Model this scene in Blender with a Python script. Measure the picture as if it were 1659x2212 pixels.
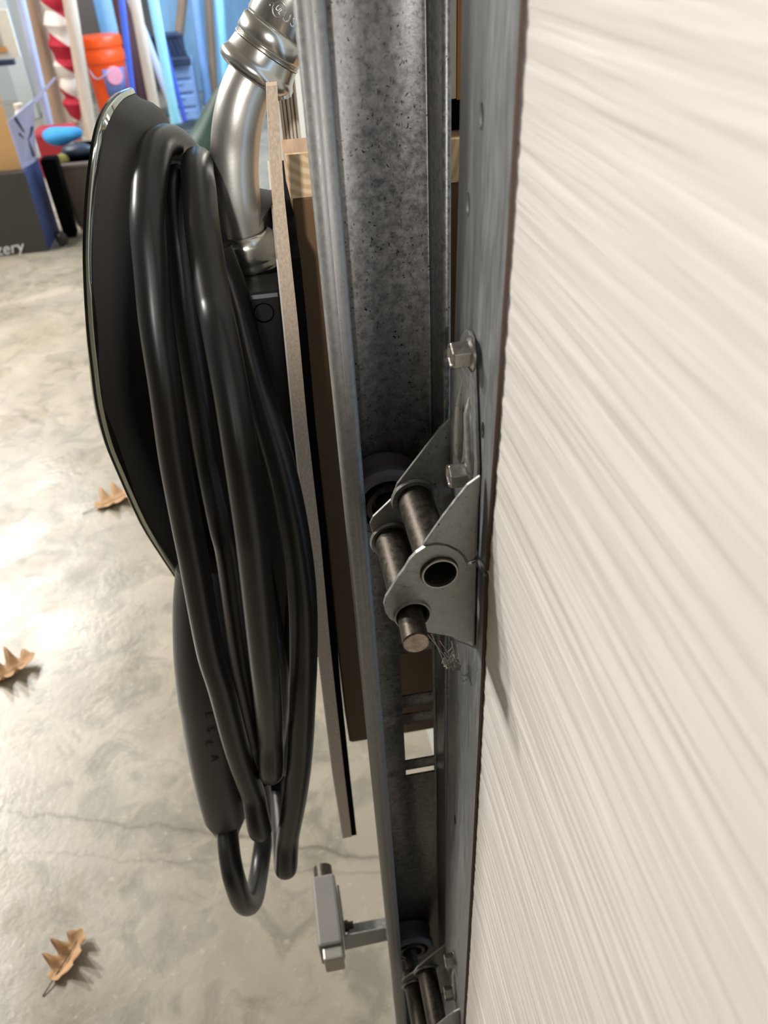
import bpy, bmesh, math, random
from mathutils import Vector, Matrix, noise
random.seed(7)
for o in list(bpy.data.objects): bpy.data.objects.remove(o)
SC = bpy.context.scene; COL = SC.collection
# ------------------------------------------------------------------ camera
W, H, F = 1659., 2212., 1700.
PIT, ROLL, YAW = (math.radians(a) for a in (37.7, 3.55, 7.4))
CAM = Vector((0, 0, 1.0))
fwd = Vector((math.sin(YAW)*math.cos(PIT), math.cos(YAW)*math.cos(PIT), -math.sin(PIT)))
rt0 = Vector((math.cos(YAW), -math.sin(YAW), 0)); up0 = rt0.cross(fwd)
RT = rt0*math.cos(ROLL) - up0*math.sin(ROLL); UP = up0*math.cos(ROLL) + rt0*math.sin(ROLL)
cd = bpy.data.cameras.new('camera'); cam = bpy.data.objects.new('camera', cd); COL.objects.link(cam)
cam.matrix_world = Matrix(((RT.x, UP.x, -fwd.x, CAM.x), (RT.y, UP.y, -fwd.y, CAM.y), (RT.z, UP.z, -fwd.z, CAM.z), (0, 0, 0, 1)))
cd.sensor_fit = 'HORIZONTAL'; cd.sensor_width = 36; cd.lens = 36*F/W; cd.clip_start = .01; cd.clip_end = 60
cd.dof.use_dof = True; cd.dof.focus_distance = .40; cd.dof.aperture_fstop = 19
SC.camera = cam
# ------------------------------------------------------------------ world, lamps, exposure
wd = bpy.data.worlds.new('world'); SC.world = wd; wd.use_nodes = True
wd.node_tree.nodes['Background'].inputs[0].default_value = (.55, .75, 1, 1)
wd.node_tree.nodes['Background'].inputs[1].default_value = 1.5
SC.view_settings.view_transform = 'Standard'; SC.view_settings.look = 'None'
SC.view_settings.exposure = 0; SC.view_settings.gamma = 1; SC.view_settings.use_curve_mapping = False

def area(name, loc, target, size, power, color):
    l = bpy.data.lights.new(name, 'AREA'); l.energy = power; l.color = color
    l.shape = 'RECTANGLE'; l.size, l.size_y = size
    o = bpy.data.objects.new(name, l); COL.objects.link(o); o.location = loc
    o.rotation_euler = (Vector(target)-Vector(loc)).to_track_quat('-Z', 'Y').to_euler()
    return o
area('opener_lamp', (-2.5, 2.0, 2.45), (-.3, .2, .8), (.30, .25), 72, (1, .965, .92))
area('middle_lamp', (-2.4, 2.9, 2.5), (-.2, .2, .7), (.25, .25), 85, (1, .965, .92))
area('shop_lamp', (-1.85, 4.3, 2.5), (-1.85, 4.3, 0), (.30, 1.6), 84, (1, .965, .93))
def spot(name, loc, target, half, blend, power, color):
    l = bpy.data.lights.new(name, 'SPOT'); l.energy = power; l.color = color; l.spot_size = 2*half; l.spot_blend = blend; l.shadow_soft_size = .05
    o = bpy.data.objects.new(name, l); COL.objects.link(o); o.location = loc
    o.rotation_euler = (Vector(target)-Vector(loc)).to_track_quat('-Z', 'Y').to_euler(); return o
spot('added_track_spot', (-.45, -2.3, 1.8), (.04, .33, 1.80), math.radians(20.5), .16, 215, (1, .97, .93))  # added unseen spot; its cone edge brightens only the upper track
area('window_daylight', (.3, 4.8, 1.35), (-2.2, 6.2, .6), (1.5, 1.1), 90, (.58, .79, 1))
# ------------------------------------------------------------------ helpers
def ray(u, v): return RT*((u-W/2)/F) - UP*((v-H/2)/F) + fwd
def onp(u, v, ax, val):
    d = ray(u, v); return CAM + d*((val-CAM[ax])/d[ax])
def P(u, v, y): return onp(u, v, 1, y)

class MB:
    def __init__(s): s.v = []; s.f = []; s.sm = []
    def add(s, vs, fs, smooth=False):
        n = len(s.v); s.v += [tuple(v) for v in vs]
        s.f += [tuple(i+n for i in f) for f in fs]; s.sm += [smooth]*len(fs); return s
    def box(s, a, b, M=None):
        x0, y0, z0 = a; x1, y1, z1 = b
        vs = [Vector(p) for p in ((x0,y0,z0),(x1,y0,z0),(x1,y1,z0),(x0,y1,z0),(x0,y0,z1),(x1,y0,z1),(x1,y1,z1),(x0,y1,z1))]
        if M: vs = [M @ v for v in vs]
        return s.add(vs, [(0,3,2,1),(4,5,6,7),(0,1,5,4),(1,2,6,5),(2,3,7,6),(3,0,4,7)])
    def hexa(s, q, d):
        """quad q (4 points) thickened by vector d"""
        q = [Vector(p) for p in q]; d = Vector(d)
        return s.add(q+[p+d for p in q], [(0,1,2,3),(7,6,5,4),(0,4,5,1),(1,5,6,2),(2,6,7,3),(3,7,4,0)])
    def tube(s, pts, r, n=16, caps=True, smooth=True, sq=1.0):
        pts = [Vector(p) for p in pts]; m = len(pts)
        rs = r if isinstance(r, (list, tuple)) else [r]*m
        T = [(pts[min(i+1, m-1)]-pts[max(i-1, 0)]).normalized() for i in range(m)]
        a = Vector((0, 0, 1)) if abs(T[0].z) < .9 else Vector((0, 1, 0))
        N = (a - T[0]*a.dot(T[0])).normalized(); vs = []
        for i in range(m):
            N = (N - T[i]*N.dot(T[i])).normalized(); B = T[i].cross(N)
            for k in range(n):
                t = 2*math.pi*k/n
                vs.append(pts[i] + (N*math.cos(t) + B*math.sin(t)*sq)*rs[i])
        fs = [(i*n+k, i*n+(k+1) % n, (i+1)*n+(k+1) % n, (i+1)*n+k) for i in range(m-1) for k in range(n)]
        s.add(vs, fs, smooth)
        if caps: s.add(vs[:n], [tuple(range(n-1, -1, -1))]); s.add(vs[-n:], [tuple(range(n))])
        return s
    def cyl(s, a, b, r, n=24, smooth=True, r2=None): return s.tube([a, b], [r, r if r2 is None else r2], n, True, smooth)
    def lathe(s, o, axis, prof, n=32, smooth=True, ref=None):
        """prof: list of (distance along axis, radius)"""
        o = Vector(o); A = Vector(axis).normalized(); a = ref or (Vector((0, 0, 1)) if abs(A.z) < .9 else Vector((0, 1, 0)))
        N = (a - A*a.dot(A)).normalized(); B = A.cross(N); vs = []
        for (h, r) in prof:
            for k in range(n):
                t = 2*math.pi*k/n; vs.append(o + A*h + (N*math.cos(t)+B*math.sin(t))*r)
        m = len(prof)
        fs = [(i*n+k, i*n+(k+1) % n, (i+1)*n+(k+1) % n, (i+1)*n+k) for i in range(m-1) for k in range(n)]
        return s.add(vs, fs, smooth)
    def prism(s, poly, d):
        """closed polygon (3-D points) thickened by vector d"""
        d = Vector(d); n = len(poly); p = [Vector(q) for q in poly]
        vs = p + [q+d for q in p]
        return s.add(vs, [tuple(range(n)), tuple(range(2*n-1, n-1, -1))] + [(i, i+n, (i+1) % n+n, (i+1) % n) for i in range(n)])
    def rings(s, R, smooth=True, cap0=True, cap1=True):
        n = len(R[0]); vs = [p for r in R for p in r]
        fs = [(i*n+k, i*n+(k+1) % n, (i+1)*n+(k+1) % n, (i+1)*n+k) for i in range(len(R)-1) for k in range(n)]
        s.add(vs, fs, smooth)
        if cap0: s.add(R[0], [tuple(range(n-1, -1, -1))])
        if cap1: s.add(R[-1], [tuple(range(n))])
        return s
    def build(s, name, mat, parent=None, bev=0, solid=0, merge=True):
        me = bpy.data.meshes.new(name); me.from_pydata(s.v, [], s.f)
        for p, q in zip(me.polygons, s.sm): p.use_smooth = q
        bm = bmesh.new(); bm.from_mesh(me)
        if merge: bmesh.ops.remove_doubles(bm, verts=bm.verts, dist=1e-6)
        bmesh.ops.recalc_face_normals(bm, faces=bm.faces)
        for e in bm.edges:
            if len(e.link_faces) == 2 and e.calc_face_angle(0) > .7: e.smooth = False
        bm.to_mesh(me); bm.free()
        if mat: me.materials.append(mat)
        o = bpy.data.objects.new(name, me); COL.objects.link(o)
        if parent: o.parent = parent; o.matrix_parent_inverse = Matrix.Translation(-parent.location)
        if solid:
            m = o.modifiers.new('thickness', 'SOLIDIFY'); m.thickness = solid; m.offset = 1
        if bev:
            m = o.modifiers.new('bevel', 'BEVEL'); m.width = bev; m.segments = 2; m.limit_method = 'ANGLE'; m.angle_limit = .6
        return o
def tag(o, label=None, cat=None, group=None, kind=None):
    if label: o['label'] = label
    if cat: o['category'] = cat
    if group: o['group'] = group
    if kind: o['kind'] = kind
    return o
def thing(name, loc, label, cat, group=None):
    o = bpy.data.objects.new(name, None); o.empty_display_size = .02; COL.objects.link(o); o.location = loc
    return tag(o, label, cat, group)
def struct(o): o['kind'] = 'structure'; return o
def cr(pts, n=8):
    """Catmull-Rom through points"""
    p = [Vector(q) for q in pts]; p = [2*p[0]-p[1]] + p + [2*p[-1]-p[-2]]; out = []
    for i in range(1, len(p)-2):
        for k in range(n):
            t = k/n; a, b, c, d = p[i-1:i+3]
            out.append(.5*((2*b) + (c-a)*t + (2*a-5*b+4*c-d)*t*t + (3*b-a-3*c+d)*t**3))
    out.append(p[-2]); return out
def text_obj(name, txt, size, M, mat, parent, ext=.0004, shear=0, spacing=1.0):
    c = bpy.data.curves.new('lettering', 'FONT'); c.body = txt; c.size = size; c.extrude = ext; c.align_x = 'CENTER'; c.align_y = 'CENTER'
    c.shear = shear; c.space_character = spacing; c.resolution_u = 3
    t = bpy.data.objects.new('lettering', c); COL.objects.link(t); bpy.context.view_layer.update()
    me = bpy.data.meshes.new_from_object(t.evaluated_get(bpy.context.evaluated_depsgraph_get()))
    bpy.data.objects.remove(t); me.name = name; me.transform(M); me.materials.clear(); me.materials.append(mat)
    o = bpy.data.objects.new(name, me); COL.objects.link(o)
    if parent: o.parent = parent; o.matrix_parent_inverse = Matrix.Translation(-parent.location)
    return o
def frame(o, x, y):
    """matrix whose local X, Y follow x, y"""
    x = Vector(x).normalized(); y = Vector(y); y = (y-x*x.dot(y)).normalized(); z = x.cross(y)
    return Matrix(((x.x, y.x, z.x, o[0]), (x.y, y.y, z.y, o[1]), (x.z, y.z, z.z, o[2]), (0, 0, 0, 1)))
def cut(o, cutters):
    for c in cutters:
        m = o.modifiers.new('cut', 'BOOLEAN'); m.operation = 'DIFFERENCE'; m.object = c; m.solver = 'EXACT'
    bpy.context.view_layer.update()
    me = bpy.data.meshes.new_from_object(o.evaluated_get(bpy.context.evaluated_depsgraph_get()))
    o.modifiers.clear(); o.data = me
    for c in cutters: bpy.data.objects.remove(c)
# ------------------------------------------------------------------ materials
class NT:
    def __init__(s, name):
        s.m = bpy.data.materials.new(name); s.m.use_nodes = True; s.t = s.m.node_tree; s.b = s.t.nodes['Principled BSDF']
        s.co = None
    def n(s, t, **k):
        o = s.t.nodes.new(t)
        for a, b in k.items(): setattr(o, a, b)
        return o
    def l(s, a, b): s.t.links.new(a, b)
    def coord(s, scale=(1, 1, 1), rot=(0, 0, 0)):
        if not s.co: s.co = s.n('ShaderNodeTexCoord')
        mp = s.n('ShaderNodeMapping'); mp.inputs['Scale'].default_value = scale; mp.inputs['Rotation'].default_value = rot
        s.l(s.co.outputs['Object'], mp.inputs[0]); return mp.outputs[0]
    def noise(s, sc, det=4, rough=.55, co=None, dist=0):
        o = s.n('ShaderNodeTexNoise'); o.inputs['Scale'].default_value = sc; o.inputs['Detail'].default_value = det
        o.inputs['Roughness'].default_value = rough; o.inputs['Distortion'].default_value = dist
        s.l(co or s.coord(), o.inputs['Vector']); return o.outputs['Fac']
    def ramp(s, fac, stops):
        o = s.n('ShaderNodeValToRGB'); e = o.color_ramp.elements
        while len(e) < len(stops): e.new(.5)
        for i, (p, c) in enumerate(stops):
            e[i].position = p; e[i].color = (*c, 1) if isinstance(c, (tuple, list)) else (c, c, c, 1)
        s.l(fac, o.inputs[0]); return o.outputs[0]
    def mix(s, f, a, b, mode='MIX'):
        o = s.n('ShaderNodeMix', data_type='RGBA', blend_type=mode)
        for i, x in ((0, f), (6, a), (7, b)):
            if hasattr(x, 'links'): s.l(x, o.inputs[i])
            else: o.inputs[i].default_value = x if i == 0 else ((*x, 1) if isinstance(x, (tuple, list)) else (x, x, x, 1))
        return o.outputs[2]
    def bump(s, h, st, d=.001, prev=None):
        o = s.n('ShaderNodeBump'); o.inputs['Strength'].default_value = st; o.inputs['Distance'].default_value = d
        s.l(h, o.inputs['Height'])
        if prev: s.l(prev, o.inputs['Normal'])
        s.l(o.outputs[0], s.b.inputs['Normal']); return o.outputs[0]
    def set(s, color=None, rough=None, metal=None, **k):
        for key, val in (('Base Color', color), ('Roughness', rough), ('Metallic', metal)):
            if val is None: continue
            if hasattr(val, 'links'): s.l(val, s.b.inputs[key])
            else: s.b.inputs[key].default_value = (*val, 1) if isinstance(val, (tuple, list)) else val
        for key, val in k.items(): s.b.inputs[key].default_value = val
        return s
def lin(r, g, b):
    f = lambda c: (c/255/12.92) if c/255 <= .04045 else ((c/255+.055)/1.055)**2.4
    return (f(r), f(g), f(b))
def plain(name, c, rough=.5, metal=0, var=.12, sc=30, bump=0, bsc=200):
    t = NT(name); n = t.noise(sc, 3)
    t.set(t.mix(n, tuple(x*(1-var) for x in c), tuple(min(1, x*(1+var)) for x in c)), rough, metal)
    if bump: t.bump(t.noise(bsc, 3), bump)
    return t.m

def mat_door():
    t = NT('white_embossed_steel'); co = t.coord((1, .045, 1)); co2 = t.coord((1, .03, 1))
    n = t.noise(30, 2); t.set(t.mix(n, lin(222, 217, 212), lin(230, 226, 221)), .36)
    b = t.bump(t.noise(70, 2, .5, t.coord((1, .06, 1)), .6), .35, .003)
    b = t.bump(t.noise(190, 2, .5, co, .3), .5, .0016, b)
    t.bump(t.noise(520, 2, .5, co2, .2), .28, .0008, b); return t.m
def mat_galv(name, lo, hi, specks=.5, rough=.42, metal=.75, streak=(1, 1, 1), bsc=900):
    t = NT(name); a = t.noise(330, 5, .7, t.coord(streak)); b = t.noise(38, 3)
    c = t.ramp(a, [(.32, lo), (.68, hi)]); c = t.mix(.14, c, t.ramp(b, [(.3, lo), (.7, hi)]))
    if specks:
        v = t.n('ShaderNodeTexVoronoi'); v.inputs['Scale'].default_value = 430; wv = t.n('ShaderNodeTexNoise'); wv.inputs['Scale'].default_value = 500; t.l(t.coord(), wv.inputs['Vector']); t.l(t.mix(.0035, t.coord((1, 1, .75)), wv.outputs['Color'], 'ADD'), v.inputs['Vector'])
        g = t.noise(55, 3, .6); th = t.n('ShaderNodeMath', operation='MULTIPLY'); t.l(g, th.inputs[0]); th.inputs[1].default_value = .42*specks
        ls = t.n('ShaderNodeMath', operation='LESS_THAN'); t.l(v.outputs['Distance'], ls.inputs[0]); t.l(th.outputs[0], ls.inputs[1])
        gg = t.n('ShaderNodeMath', operation='MULTIPLY'); t.l(ls.outputs[0], gg.inputs[0]); t.l(t.ramp(g, [(.48, 0.), (.56, 1.)]), gg.inputs[1])
        c = t.mix(gg.outputs[0], c, lin(38, 34, 30))
    if specks > .5:
        d = t.noise(620, 3, .6, t.coord((1, 1, .8))); c = t.mix(t.ramp(d, [(.60, 0.), (.70, .75)]), c, lin(58, 54, 50))
    t.set(c, t.ramp(a, [(.3, rough-.08), (.7, rough+.12)]), metal); t.bump(t.noise(bsc, 2), .12, .0004); return t.m
def mat_concrete():
    t = NT('stained_concrete'); a = t.noise(3.2, 6, .62, None, .6); b = t.noise(14, 6, .6, None, 1.2); d = t.noise(90, 4)
    c = t.ramp(a, [(.3, lin(142, 136, 122)), (.5, lin(166, 158, 142)), (.66, lin(184, 175, 158))])
    c = t.mix(t.ramp(b, [(.36, .75), (.52, 0.)]), c, lin(128, 126, 112)); c = t.mix(t.ramp(d, [(.62, 0.), (.74, .5)]), c, lin(204, 195, 177))
    c = t.mix(t.ramp(t.noise(1.1, 3), [(.5, 0.), (.7, .5)]), c, lin(186, 171, 148))
    # two wandering hairline cracks across the slab
    sp = t.n('ShaderNodeSeparateXYZ'); t.l(t.coord(), sp.inputs[0]); wob = t.noise(7, 4, .6)
    for (y0, k, amp, th, st) in ((.606, -.33, .07, .0030, .62), (.580, -.25, .06, .002, .28)):
        m1 = t.n('ShaderNodeMath', operation='MULTIPLY_ADD'); t.l(sp.outputs['X'], m1.inputs[0]); m1.inputs[1].default_value = -k; t.l(sp.outputs['Y'], m1.inputs[2])
        m2 = t.n('ShaderNodeMath', operation='MULTIPLY_ADD'); t.l(wob, m2.inputs[0]); m2.inputs[1].default_value = amp; t.l(m1.outputs[0], m2.inputs[2])
        m3 = t.n('ShaderNodeMath', operation='SUBTRACT'); t.l(m2.outputs[0], m3.inputs[0]); m3.inputs[1].default_value = y0 + amp*.5 - .045
        m4 = t.n('ShaderNodeMath', operation='ABSOLUTE'); t.l(m3.outputs[0], m4.inputs[0])
        f = t.ramp(m4.outputs[0], [(th*.4, st), (th*1.6, 0.)]); c = t.mix(f, c, lin(92, 88, 74))
    t.set(c, t.ramp(t.noise(5, 4, .6), [(.35, .20), (.65, .45)])); t.b.inputs['Specular IOR Level'].default_value = .85; h = t.mix(.5, b, d); t.bump(h, .22, .003); return t.m
def mat_wood(name, lo, hi, axis=1, sc=60, dist=3, rough=.6):
    t = NT(name); s = [1., 1., 1.]; s[axis] = .08
    w = t.noise(sc, 5, .6, t.coord(tuple(s)), dist); t.set(t.ramp(w, [(.3, lo), (.7, hi)]), rough); t.bump(w, .1, .0005); return t.m
def mat_endgrain():
    t = NT('pine_end_grain'); co = t.coord((1, 1, 1.1)); wv = t.n('ShaderNodeTexWave', wave_type='RINGS', rings_direction='Y')
    wv.inputs['Scale'].default_value = 52; wv.inputs['Distortion'].default_value = 2.2; wv.inputs['Detail'].default_value = 2; wv.inputs['Detail Scale'].default_value = 1.3
    mp = t.n('ShaderNodeMapping'); mp.inputs['Location'].default_value = (-.040, 0, -.985); t.l(co, mp.inputs[0]); t.l(mp.outputs[0], wv.inputs['Vector'])
    t.set(t.ramp(wv.outputs['Fac'], [(.15, lin(240, 212, 170)), (.8, lin(216, 180, 134))]), .6); return t.m
def mat_flag():
    t = NT('striped_flag_cloth'); wv = t.n('ShaderNodeTexWave', wave_type='BANDS', bands_direction='Z')
    wv.inputs['Scale'].default_value = 1.45; t.l(t.coord((1, 1, 1), (0, math.radians(-38), 0)), wv.inputs['Vector'])
    t.set(t.ramp(wv.outputs['Fac'], [(.46, lin(176, 28, 50)), (.54, lin(226, 214, 205))]), .8); return t.m
M = dict(
    door=mat_door(), stile=mat_galv('galvanised_stile', lin(120, 122, 124), lin(152, 154, 156), 0, .45, .55, (1, 1, .12)),
    track=mat_galv('galvanised_track', lin(88, 88, 89), lin(146, 144, 142), .75, .40, .65),
    lip=mat_galv('galvanised_lip', lin(126, 126, 126), lin(154, 154, 152), .25, .5, .4),
    hinge=mat_galv('zinc_hinge_steel', lin(128, 130, 130), lin(162, 162, 157), .5, .40, .55),
    dull=mat_galv('dull_dark_steel', lin(52, 48, 44), lin(92, 85, 76), .0, .45, .8),
    bolt=mat_galv('plated_bolt_steel', lin(138, 134, 128), lin(176, 172, 164), 0, .3, .9), endface=mat_galv('worn_shaft_end', lin(120, 108, 98), lin(190, 176, 160), 0, .35, .8),
    emt=plain('bright_conduit_steel', lin(206, 204, 198), .36, .9, .05, 40, .03, 700),
    cast=plain('zinc_casting', lin(212, 210, 204), .23, .95, .06, 60, .05, 140),
    edge=plain('brown_edge_sealant', lin(84, 66, 56), .7), hole=plain('rusted_hole_rim', lin(66, 38, 22), .8),
    mdf=None, mdfwhite=plain('white_board_face', lin(232, 224, 212), .5), brown=plain('brown_painted_board', lin(112, 82, 48), .55, 0, .1, 12),
    rubber=plain('black_cable_jacket', lin(32, 31, 31), .34, 0, .1, 60), matte=plain('matte_charger_shell', lin(44, 41, 38), .55, 0, .06, 60),
    handle=plain('charcoal_handle_shell', lin(68, 66, 67), .42, 0, .06, 60), gloss=plain('glossy_black_faceplate', lin(14, 14, 15), .08),
    rim=plain('polished_rim', lin(186, 192, 184), .09, .95, .03), black=plain('black_plastic_box', lin(24, 24, 25), .4),
    void=plain('black_recess', lin(4, 4, 4), 1), wheel=plain('grey_nylon_wheel', lin(96, 92, 92), .5),
    concrete=mat_concrete(), grain=mat_endgrain(), pine=mat_wood('pine_face', lin(176, 140, 112), lin(206, 172, 140), 1, 160, .6), orangewood=mat_wood('orange_stained_wood', lin(172, 112, 56), lin(206, 148, 88), 2, 90, 1),
    trim=plain('off_white_trim', lin(214, 206, 190), .5), sensor=plain('grey_sensor_plastic', lin(134, 130, 126), .55), lens=plain('pale_grey_lens', lin(160, 158, 146), .25),
    leaf=plain('dry_oak_leaf', lin(190, 152, 112), .7, 0, .2, 60), web=plain('dusty_cobweb', lin(170, 166, 158), .8), card=plain('brown_cardboard', lin(206, 164, 112), .8, 0, .06, 6),
    wall=plain('pale_wall_paint', lin(188, 190, 186), .8, 0, .04, 2), darkwall=plain('bare_brown_wallboard', lin(88, 74, 62), .9, 0, .1, 3), ceil=plain('bare_ceiling_board', lin(150, 144, 136), .9, 0, .03, 2),
    darkbox=plain('charcoal_box_face', lin(62, 60, 58), .7), bluebox=plain('navy_box_side', lin(58, 76, 134), .7), lav=plain('lavender_box_side', lin(178, 184, 226), .7), white=plain('white_print', lin(235, 235, 235), .6),
    paledowel=mat_wood('pale_wooden_pole', lin(176, 154, 136), lin(214, 196, 176), 2, 20, .4), dowel=mat_wood('tan_wooden_pole', lin(150, 124, 102), lin(186, 158, 134), 2, 20, .4), flag=mat_flag(),
    orange=plain('orange_bucket_plastic', lin(240, 84, 22), .35, 0, .04), bluepole=plain('blue_plastic_pole', lin(70, 96, 198), .4), lavpole=plain('lavender_metal_pole', lin(176, 182, 210), .4), aqua=plain('turquoise_tube_plastic', lin(150, 214, 236), .35),
    navy=plain('dark_navy_plastic', lin(36, 48, 72), .45), drawer=plain('pale_blue_drawer', lin(132, 158, 200), .4), green=plain('dark_green_bag', lin(40, 70, 62), .5, 0, .3, 20), taupe=plain('taupe_bin_plastic', lin(92, 82, 76), .6),
    bluecloth=plain('bright_blue_cloth', lin(48, 140, 200), .8), red=plain('dark_red_plastic', lin(160, 36, 44), .6), yellow=plain('olive_yellow_cloth', lin(150, 146, 84), .8), paleblue=plain('pale_blue_sheet', lin(150, 196, 236), .6), ltblue=plain('light_blue_pole', lin(140, 176, 226), .4), labelblue=plain('faded_blue_label', lin(120, 136, 200), .5), pink=plain('pink_print', lin(240, 160, 180), .6),
    maroon=plain('dark_maroon_fabric', lin(80, 52, 54), .8),
)
def mat_mdf():
    t = NT('raw_fibreboard_edge'); n = t.noise(700, 4, .7, t.coord((1, 1, .55)))
    t.set(t.ramp(n, [(.3, lin(188, 164, 138)), (.7, lin(230, 208, 182))]), .75); t.bump(n, .3, .0004); return t.m
M['mdf'] = mat_mdf(); M['void'].node_tree.nodes['Principled BSDF'].inputs['Specular IOR Level'].default_value = .1

# ================================================================== large structure
f = MB().box((-6, -3, -.1), (.6, 7, 0)).build('floor', M['concrete']); struct(f)
struct(MB().box((-6, -3, 2.6), (.6, 7, 2.7)).build('ceiling', M['ceil']))
struct(MB().box((-6, 6.7, 0), (.6, 6.8, 2.6)).build('wall_far', M['wall']))
struct(MB().box((-6.1, -3, 0), (-6, 6.8, 2.6)).build('wall_back', M['wall']))
struct(MB().box((-6, -3.1, 0), (.6, -3, 2.6)).build('wall_near', M['darkwall']))
# front wall beyond the first bay, with a window that lets the daylight in
wf = MB().box((.14, .31, 0), (.24, 4.05, 2.6)).box((.14, -3, 2.05), (.24, .31, 2.6)).box((.14, -3, 0), (.24, -2.5, 2.05)).box((.14, 5.55, 0), (.24, 6.7, 2.6)).box((.14, 4.05, 0), (.24, 5.55, .8)).box((.14, 4.05, 1.9), (.24, 5.55, 2.6))
struct(wf.build('wall_front', M['wall']))
wf = MB().box((.16, 4.05, .8), (.2, 4.11, 1.9)).box((.16, 5.49, .8), (.2, 5.55, 1.9)).box((.16, 4.11, .8), (.2, 5.49, .86)).box((.16, 4.11, 1.84), (.2, 5.49, 1.9)).box((.165, 4.77, .86), (.195, 4.83, 1.84))
w1 = struct(wf.build('window_1', M['trim']))

# ------------------------------------------------------------------ sectional garage door
door = thing('door_1', (.09, -.6, 0), 'white embossed sectional garage door with bare galvanised end strip', 'garage door'); struct(door)
YN, YF = .2275, .2880                       # near and far edge of the end strip
ZJ = .7860                                  # joint between the sections
BOW = [(0, .0632), (.35, .0661), (.564, .0681), (.664, .0688), (.74, .0691), (.786, .0690), (.817, .0697), (.872, .0709), (.92, .0718), (.979, .0723), (1.3, .0732), (2.1, .074)]
def stile_x(z):                             # the sections bow slightly along their height
    for (a, p), (b, q) in zip(BOW, BOW[1:]):
        if a <= z <= b: return p+(q-p)*(z-a)/(b-a)
    return BOW[-1][1]
def skin_x(z): return stile_x(z)+.0016
def on_stile(u, v, off):
    x = .07
    for _ in range(8): p = onp(u, v, 0, x); x = stile_x(p.z)-off
    return onp(u, v, 0, x)
def skin(z0, z1, dz, y0=-2.6):
    ys = [y0, -1.8, -1.2, -.6, -.3, -.15, -.05] + [ -.05+.008*i for i in range(1, 36)]
    ys = [y for y in ys if y < YN-.0005] + [YN-.0004, YN+.01]
    n = int((z1-z0)/dz); zs = [z0+(z1-z0)*i/n for i in range(n+1)]; v = []
    for z in zs:
        for y in ys:
            e = noise.noise(Vector((y*9, z*210, 1.7)))*.00042 + noise.noise(Vector((y*14, z*620, 5.1)))*.00020
            d = min(z-z0, z1-z); lip = 0
            v.append((skin_x(z)+e+lip, y, z))
    k = len(ys); fs = [(i*k+j, i*k+j+1, (i+1)*k+j+1, (i+1)*k+j) for i in range(n) for j in range(k-1)]
    return MB().add(v, fs, True)
for (z0, z1, dz) in ((ZJ, 1.30, .0011), (ZJ-.505, ZJ, .0011), (-.0+.004, ZJ-.5052, .004), (1.3004, 2.1, .01)):
    p = skin(z0, z1, dz).build('section_panel', M['door'], door, merge=False)
    core = MB().hexa([(skin_x(z0)+.003, -2.6, z0), (skin_x(z0)+.003, YN, z0), (skin_x(z1)+.003, YN, z1), (skin_x(z1)+.003, -2.6, z1)], (.035, 0, 0)).build('insulated_core', M['trim'], door)
def slab(z0, z1, y0, y1, off, th):
    zs = [z0] + [z for z, _ in BOW if z0 < z < z1] + [z1]; vs = []
    for z in zs: vs += [(stile_x(z)+off, y0, z), (stile_x(z)+off, y1, z), (stile_x(z)+off+th, y1, z), (stile_x(z)+off+th, y0, z)]
    n = len(zs); return MB().add(vs, [(4*i+k, 4*i+(k+1) % 4, 4*i+4+(k+1) % 4, 4*i+4+k) for i in range(n-1) for k in range(4)] + [(3, 2, 1, 0), (4*n-4, 4*n-3, 4*n-2, 4*n-1)])
def stile(z0, z1, holes):
    o = slab(z0, z1, YN, YF, 0, .0010).build('end_stile', M['stile'], door); cs = []
    for (u, v, h) in holes:
        c = on_stile(u, v, 0); m = MB().lathe(c-Vector((.01, 0, 0)), (1, 0, 0), [(0, 0), (0, 1), (.02, 1), (.02, 0)], 16)
        m.v = [(x, c.y+(y-c.y)*.0022, c.z+(z-c.z)*h) for x, y, z in m.v]; cs.append(m.build('cutter', M['hole']))
    if cs: cut(o, cs)
    slab(z0, z1, YN-.0006, YN, -.0001, .0013).build('edge_strip', M['edge'], door)['label'] = 'thin brown edge of the end strip'
    slab(z0, z1, YN+.003, YF-.003, .0014, .002).build('stile_liner', M['hole'], door)
    slab(z0, z1, YF-.001, YF, .0036, .036).build('stile_return', M['stile'], door)
stile(ZJ, 1.30, [(1040, 252, .0042), (1011, 442, .0042), (1043, 930, .0036)])
stile(ZJ-.505, ZJ-.003, [(983, 1770, .005)])
stile(.006, ZJ-.509, [])
stile(1.3004, 2.1, [])

# ------------------------------------------------------------------ vertical track
trk = thing('door_track', (.045, .325, 0), 'galvanised steel roller track standing vertically beside the door edge', 'track')
def strip_grid(prof, zs, skip=lambda i, j: False):
    v = [(x, y, z) for z in zs for (x, y) in prof]; k = len(prof)
    return MB().add(v, [(i*k+j, i*k+j+1, (i+1)*k+j+1, (i+1)*k+j) for i in range(len(zs)-1) for j in range(k-1) if not skip(i, j)], True)
Z0, Z1 = .0, 1.45
lipp = [(.0303, .3135), (.0301, .3114), (.0294, .3103), (.0282, .3098), (.0268, .3097), (.0262, .3099), (.0256, .3097), (.0240, .3098), (.0227, .3106), (.0218, .3130)]
o = strip_grid(lipp, [Z0, Z1]).build('rolled_lip', M['lip'], trk, solid=.0014)
SX0, SX1 = .0478, .0690
slots = [(.672, .632), (.6243, .5826), (.5711, .5633), (.5530, .5106), (.4999, .4924)]
zs = sorted({Z0, Z1, *[z for s in slots for z in s]})
webp = [(.0218, .3130), (.0216, .3200), (.0220, .3270), (.0236, .3325), (.0262, .3355), (.0285, .3362), (.0292, .3370), (.0299, .3362), (SX0, .3362), (SX1, .3362), (.0706, .3358), (.0714, .3350)]
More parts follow.
